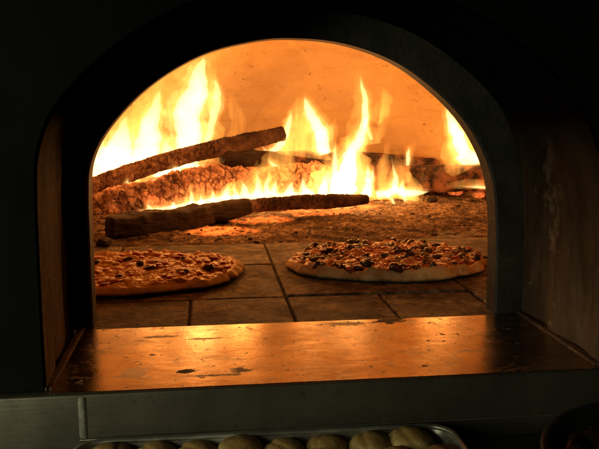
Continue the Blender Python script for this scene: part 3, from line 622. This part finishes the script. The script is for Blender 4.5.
# ------------------------------------------------------------------ pizzas
def pizza(name, label, c, rx, ry, rot, rim, mats, seed, lift=0.0, front=None, ft=.90, mound=0.0):
    base = (c[0], c[1], .0025)
    t = thing(name, label, 'pizza', base); so = Vector((seed*3.3, 0, 0))
    NR, NA = 46, 150; vs, fs = [], []
    def outline(an): return 1+.06*fbm(Vector((math.cos(an)*1.3, math.sin(an)*1.3, seed)), 3)+.03*fbm(Vector((math.cos(an)*5, math.sin(an)*5, seed)), 2)
    def hgt(f, an):
        p = Vector((math.cos(an)*f*rx, math.sin(an)*f*ry, 0))
        cr_ = math.exp(-((f-.93)/.045)**2)*rim*(1+.9*fbm(Vector((math.cos(an)*5, math.sin(an)*5, seed)), 4))*(1 if front is None else front+(1-front)*max(0, -math.sin(an))**1.2)
        h = .010+cr_+mound*(1-f*f)
        if f > .93: h = (h)*max(0, 1-((f-.93)/.075)**2)**.5
        return h+lift*math.cos(an-2.9)**2*f*f*.5
    for layer in (0, 1):
        for i in range(NR+1):
            f = (i/NR)**.75
            for j in range(NA):
                an = 2*math.pi*j/NA; k = outline(an)*f
                x = math.cos(an)*rx*k; y = math.sin(an)*ry*k
                z = (hgt(f, an)+.0015*fbm(Vector((x*45, y*45, seed)), 3)+.002*max(0, f-.85)/.15*fbm(Vector((x*28, y*28, seed+9)), 3)) if layer == 0 else max(0, hgt(1, an)-.004)*f*f*.3
                if layer == 1: x *= .97; y *= .97
                vs.append((base[0]+x, base[1]+y, base[2]+max(z, .0 if layer else .003)))
    for l in (0, 1):
        o = l*(NR+1)*NA
        for i in range(NR):
            for j in range(NA): fs.append((o+i*NA+j, o+i*NA+(j+1) % NA, o+(i+1)*NA+(j+1) % NA, o+(i+1)*NA+j))
    e0 = NR*NA; e1 = (NR+1)*NA+NR*NA
    for j in range(NA): fs.append((e0+j, e0+(j+1) % NA, e1+(j+1) % NA, e1+j))
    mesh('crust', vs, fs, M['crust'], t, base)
    # topping layer
    vs, fs = [], []; NR2, NA2 = 90, 260; FT = ft
    for i in range(NR2+1):
        f = (i/NR2)**.6
        for j in range(NA2):
            an = 2*math.pi*j/NA2; ed = 1+.035*fbm(Vector((math.cos(an)*7, math.sin(an)*7, seed+4)), 3)
            g = f*(ft if front is None else .975-(.975-ft)*max(0, -math.sin(an))**.7)
            k = outline(an)*g*(1+(ed-1)*(i/NR2))
            x = math.cos(an)*rx*k; y = math.sin(an)*ry*k
            q = Vector((x*34, y*34, seed)); d, _ = noise.voronoi(Vector((x*44+.4*fbm((x*30, y*30, 1)), y*58, seed)))
            b = (.0065 if seed == 2 else .008)*max(-.3, fbm(q, 3))+(.0050 if seed == 2 else .0075)*max(0, 1-d[0]*1.25)**.8+.002*fbm(q*3, 3)
            fall = 1-max(0, (i/NR2-.93)/.07)
            z = hgt(g, an)+.003+b*fall-(1-fall)*.004
            vs.append((base[0]+x, base[1]+y, base[2]+z))
    for i in range(NR2):
        for j in range(NA2): fs.append((i*NA2+j, i*NA2+(j+1) % NA2, (i+1)*NA2+(j+1) % NA2, (i+1)*NA2+j))
    mesh('topping_layer', vs, fs, M[mats], t, base)
    return t, base, outline, hgt
def crumb(seed, n=2, squash=.7, lump=.5):
    bm = bmesh.new(); bmesh.ops.create_icosphere(bm, subdivisions=n, radius=1); so = Vector((seed*4.4, seed, 0))
    for v in bm.verts:
        v.co *= 1+lump*fbm(v.co*1.1+so, 3); v.co.z *= squash
    bm.verts.index_update()
    r = [v.co.copy() for v in bm.verts], [[v.index for v in f.verts] for f in bm.faces]; bm.free(); return r
def piece(name, mat, parent, base, pos, r, seed, sx=1, sy=1, sz=.7, lump=.5, tilt=.4, n=2):
    v, f = crumb(seed, n, 1, lump)
    rs = random.Random(seed); rot = Matrix.Rotation(rs.uniform(0, 6.28), 3, 'Z')@Matrix.Rotation(rs.uniform(-tilt, tilt), 3, 'X')
    mesh(name, [(Vector(pos)+rot@Vector((q.x*r*sx, q.y*r*sy, q.z*r*sz)))[:] for q in v], f, mat, parent, base)
def scatter(n, rs, fmax=.86):
    out = []
    while len(out) < n:
        a = rs.uniform(0, 2*math.pi); f = math.sqrt(rs.random())*fmax; out.append((f, a))
    return out
PR = ((.392, 1.572), .224, .178)
t, b, ol, hg = pizza('pizza', 'right hand pizza with dark charred sausage crumbles and a pale front crust', PR[0], PR[1], PR[2], 0, .014, 'cheese2', 1, .004, .12, .885, .010)
rs = random.Random(5)
def spot(f, a, rx, ry, dz): 
    k = ol(a)*f; return (b[0]+math.cos(a)*rx*k, b[1]+math.sin(a)*ry*k, b[2]+hg(f, a)+dz)
for i, (f, a) in enumerate(scatter(99, rs, .94)):
    r = rs.choice((.004, .0055, .007, .0085, .011))*rs.uniform(.85, 1.1); piece('sausage_crumble', M['dark'], t, b, spot(f, a, PR[1], PR[2], .006+r*.12), r, 100+i, 1.2, 1.0, .72, .75, .4, 3)
for i, (f, a) in enumerate(scatter(46, rs, .93)):
    r = rs.uniform(.006, .011); piece('cheese_lump', M['cheese'], t, b, spot(f, a, PR[1], PR[2], .0065), r, 300+i, 1.6, .8, .42, .5, .25, 3)
for i, (f, a) in enumerate(scatter(50, rs, .92)):
    r = rs.uniform(.006, .010); piece('pepper_piece', M['pepper'], t, b, spot(f, a, PR[1], PR[2], .007), r, 420+i, 1.4, .6, .5, .5)
PL = ((-.150, 1.538), .226, .184)
t, b, ol, hg = pizza('pizza', 'left hand pizza covered in melted cheese and red pepper pieces, partly behind the jamb', PL[0], PL[1], PL[2], 0, .005, 'cheese', 2, ft=.925)
for i, (f, a) in enumerate(scatter(60, rs, .87)):
    r = rs.uniform(.005, .011); piece('cheese_strip', M['cheese'], t, b, spot(f, a, PL[1], PL[2], .0075), r, 500+i, rs.uniform(1.0, 2.2), .8, .42, .45, .25, 3)
for i, (f, a) in enumerate(scatter(60, rs, .9)):
    r = rs.uniform(.005, .009); piece('pepper_piece', M['pepper'], t, b, spot(f, a, PL[1], PL[2], .009), r, 700+i, 1.3, .9, .45, .3, .3, 3)
for i, (f, a) in enumerate(scatter(9, rs, .8)):
    r = rs.uniform(.007, .011); piece('sausage_crumble', M['dark'], t, b, spot(f, a, PL[1], PL[2], .009), r, 800+i, 1.2, .8, .6, .7)

# ------------------------------------------------------------------ tray of rolls
TX0, TX1, TY0, TY1, TZ = -.168, .300, .55, .872, -.076
def rrect(x0, x1, y0, y1, r, n=8):
    p = []
    for cx, cy, a0 in ((x1-r, y1-r, 0), (x0+r, y1-r, 90), (x0+r, y0+r, 180), (x1-r, y0+r, 270)):
        for k in range(n+1):
            a = R(a0+90*k/n); p.append((cx+math.cos(a)*r, cy+math.sin(a)*r))
    return p
tr = thing('baking_tray', 'shallow metal baking tray of bread rolls with rounded corners in front of the oven', 'tray', (.07, .71, TZ)); TB = (.07, .71, TZ)
prof = [(.016, TZ+.001), (.013, TZ+.002), (.006, TZ+.020), (.004, TZ+.0235)]
mb = MB(); prs = []
for ins, z in prof: prs.append([(x, y, z) for x, y in rrect(TX0+ins, TX1-ins, TY0+ins, TY1-ins, .034-ins)])
n = len(prs[0])
for p in prs: mb.v += p
for k in range(len(prs)-1):
    for i in range(n): mb.f.append((k*n+i, k*n+(i+1) % n, (k+1)*n+(i+1) % n, (k+1)*n+i))
mb.f.append(tuple(range(n))); mb.build('tray_pan', M['tray'], tr, TB)
mb = MB(); path = rrect(TX0+.0015, TX1-.0015, TY0+.0015, TY1-.0015, .0325)
for i, (x, y) in enumerate(path):
    a = Vector(path[i-1]); c = Vector(path[(i+1) % n]); d = (c-a).normalized(); s = Vector((d.y, -d.x))
    for q in range(8):
        an = 2*math.pi*q/8; w = s*math.cos(an)*.0042; mb.v.append((x+w.x, y+w.y, TZ+.0245+math.sin(an)*.0036))
for i in range(n):
    for q in range(8): mb.f.append((i*8+q, i*8+(q+1) % 8, ((i+1) % n)*8+(q+1) % 8, ((i+1) % n)*8+q))
mb.build('rolled_rim', M['tray'], tr, TB); tr.rotation_euler.z = R(-.9)
rollm = []
for v_ in range(4):
    bm = bmesh.new(); bmesh.ops.create_icosphere(bm, subdivisions=4, radius=1); so = Vector((v_*6.1, 2, 0)); ang = v_*.9+.3
    for v in bm.verts:
        p = v.co.copy(); a = math.atan2(p.y, p.x)
        rr_ = 1+.05*fbm(p*1.3+so, 3)+.015*fbm(p*7+so, 3)
        g = abs(math.sin((p.x*math.cos(ang)+p.y*math.sin(ang))*1.9+.8*p.z)); rr_ -= .13*(1-min(1, g*3.2))*max(0, p.z+.3)   # the fold of the knot
        v.co = Vector((p.x*rr_*.0272, p.y*rr_*.0262, max(-.0125, p.z*rr_*.0165)+.0125))
    me = bpy.data.meshes.new('bread_roll'); bm.to_mesh(me); bm.free(); me.materials.append(M['roll'])
    for p in me.polygons: p.use_smooth = True
    rollm.append(me)
ORD = ['first', 'second', 'third', 'fourth', 'fifth', 'sixth', 'seventh', 'eighth']
rs = random.Random(11)
for r_, (yy, nm) in enumerate(((.843, 'back'), (.803, 'front'))):
    for k in range(8):
        o = bpy.data.objects.new('bread_roll', rollm[(k*3+r_) % 4]); col.objects.link(o)
        xx = -.122+k*.0525+rs.uniform(-.003, .003)+(.024 if r_ else 0)
        s = rs.uniform(.94, 1.06); o.scale = (s, s, s*rs.uniform(.86, .98)); o.rotation_euler = (0, 0, rs.uniform(0, 6.28))
        o.location = (xx, yy+rs.uniform(-.004, .004)-(xx-.07)*.0157, TZ+.0035)
        tag(o, f'browned bread roll, {ORD[k]} from the left in the {nm} row of the tray', 'bread roll', 'bread rolls on the tray')

# ------------------------------------------------------------------ round pan at the lower right
PB = (.548, .688, -.076); pr_ = .186
pt = thing('round_pan', 'round black pan with browned crust in it at the lower right corner', 'pan', PB)
def lathe(mb, prof, c, n=96, wob=0):
    b0 = len(mb.v)
    for r, z in prof:
        for j in range(n):
            a = 2*math.pi*j/n; mb.v.append((c[0]+math.cos(a)*r, c[1]+math.sin(a)*r, c[2]+z))
    for k in range(len(prof)-1):
        for j in range(n): mb.f.append((b0+k*n+j, b0+k*n+(j+1) % n, b0+(k+1)*n+(j+1) % n, b0+(k+1)*n+j))
    mb.f.append(tuple(b0+j for j in range(n))); mb.f.append(tuple(b0+(len(prof)-1)*n+j for j in range(n)))
mb = MB(); lathe(mb, [(pr_-.030, .0005), (pr_-.024, .003), (pr_-.004, .036), (pr_+.001, .040), (pr_+.002, .043), (pr_-.002, .045), (pr_-.008, .042), (pr_-.018, .016), (pr_-.024, .012)], PB)
mb.build('pan_body', M['pan'], pt, PB)
vs, fs = [], []; NR, NA = 40, 160
for i in range(NR+1):
    f = i/NR
    for j in range(NA):
        a = 2*math.pi*j/NA; x = math.cos(a)*f*(pr_-.0145); y = math.sin(a)*f*(pr_-.0145)
        ed = math.exp(-((f-.9)/.08)**2)
        z = .016+.014*ed+.009*fbm((x*24, y*24, 3), 4)+.006*fbm((x*70, y*70, 1), 3)-(.012 if f > .98 else 0)
        vs.append((PB[0]+x, PB[1]+y, PB[2]+z))
for i in range(NR):
    for j in range(NA): fs.append((i*NA+j, i*NA+(j+1) % NA, (i+1)*NA+(j+1) % NA, (i+1)*NA+j))
mesh('browned_crust', vs, fs, M['food'], pt, PB)
rs = random.Random(4)
for i in range(9):
    a = rs.uniform(2.3, 3.6); f = rs.uniform(.5, .93)
    piece('cheese_bit', M['bits'], pt, PB, (PB[0]+math.cos(a)*f*.17, PB[1]+math.sin(a)*f*.17, PB[2]+.030), rs.uniform(.004, .009), 900+i, 1.3, 1, .5, .8)

# ------------------------------------------------------------------ light
w = bpy.data.worlds.new('World'); sc.world = w; w.use_nodes = True
w.node_tree.nodes['Background'].inputs[0].default_value = (.5, .6, .4, 1); w.node_tree.nodes['Background'].inputs[1].default_value = .0012
def point(name, loc, power, c=(1, .355, .072), rad=.05):
    l = bpy.data.lights.new(name, 'POINT'); l.energy = power; l.color = c; l.shadow_soft_size = rad
    o = bpy.data.objects.new(name, l); o.location = loc; col.objects.link(o); return o
for i, (loc, pw) in enumerate([((-0.177, 2.4, 0.285), 1.3), ((-0.034, 2.35, 0.363), 1.2), ((0.333, 2.4, 0.251), 1.4), ((0.453, 2.3, 0.208), 2.3), ((0.714, 2.22, 0.211), 1.9), ((0.088, 2.02, 0.202), 1.7)]): point('fire_glow', loc, pw)
def area(name, loc, target, size, power, c):
    l = bpy.data.lights.new(name, 'AREA'); l.energy = power; l.color = c; l.size = size; l.shape = 'DISK'
    o = bpy.data.objects.new(name, l); o.location = loc; d = Vector(target)-Vector(loc)
    o.rotation_euler = d.to_track_quat('-Z', 'Y').to_euler(); col.objects.link(o); return o
area('apron_fill', (-1.05, .25, .16), (-.30, .89, -.04), .22, 4.4, (1, .97, .68))  # added fill, low and close, to brighten the left end of the apron
area('kitchen_lamp', (-1.1, -.4, .55), (.0, .9, -.02), .4, 4.2, (1, .98, .68))

# ------------------------------------------------------------------ camera
cd = bpy.data.cameras.new('camera'); cam = bpy.data.objects.new('camera', cd); col.objects.link(cam); sc.camera = cam
cam.location = (0, 0, .36); cam.rotation_euler = (R(90-9.47), 0, R(-7.1))
cd.sensor_width = 36; cd.lens = 36*740/599; cd.clip_start = .01; cd.clip_end = 100
sc.render.engine = 'CYCLES'
sc.view_settings.view_transform = 'Standard'; sc.view_settings.look = 'None'; sc.view_settings.exposure = 0; sc.view_settings.gamma = 1
c = sc.cycles
c.use_denoising = True; c.max_bounces = 6; c.diffuse_bounces = 3; c.glossy_bounces = 4; c.transparent_max_bounces = 64; c.volume_bounces = 0
c.volume_step_rate = 1.6; c.volume_max_steps = 64; c.sample_clamp_indirect = 6
c.use_light_tree = False
for m in bpy.data.materials: m.cycles.emission_sampling = 'NONE'      # the fire_glow lamps carry the firelight
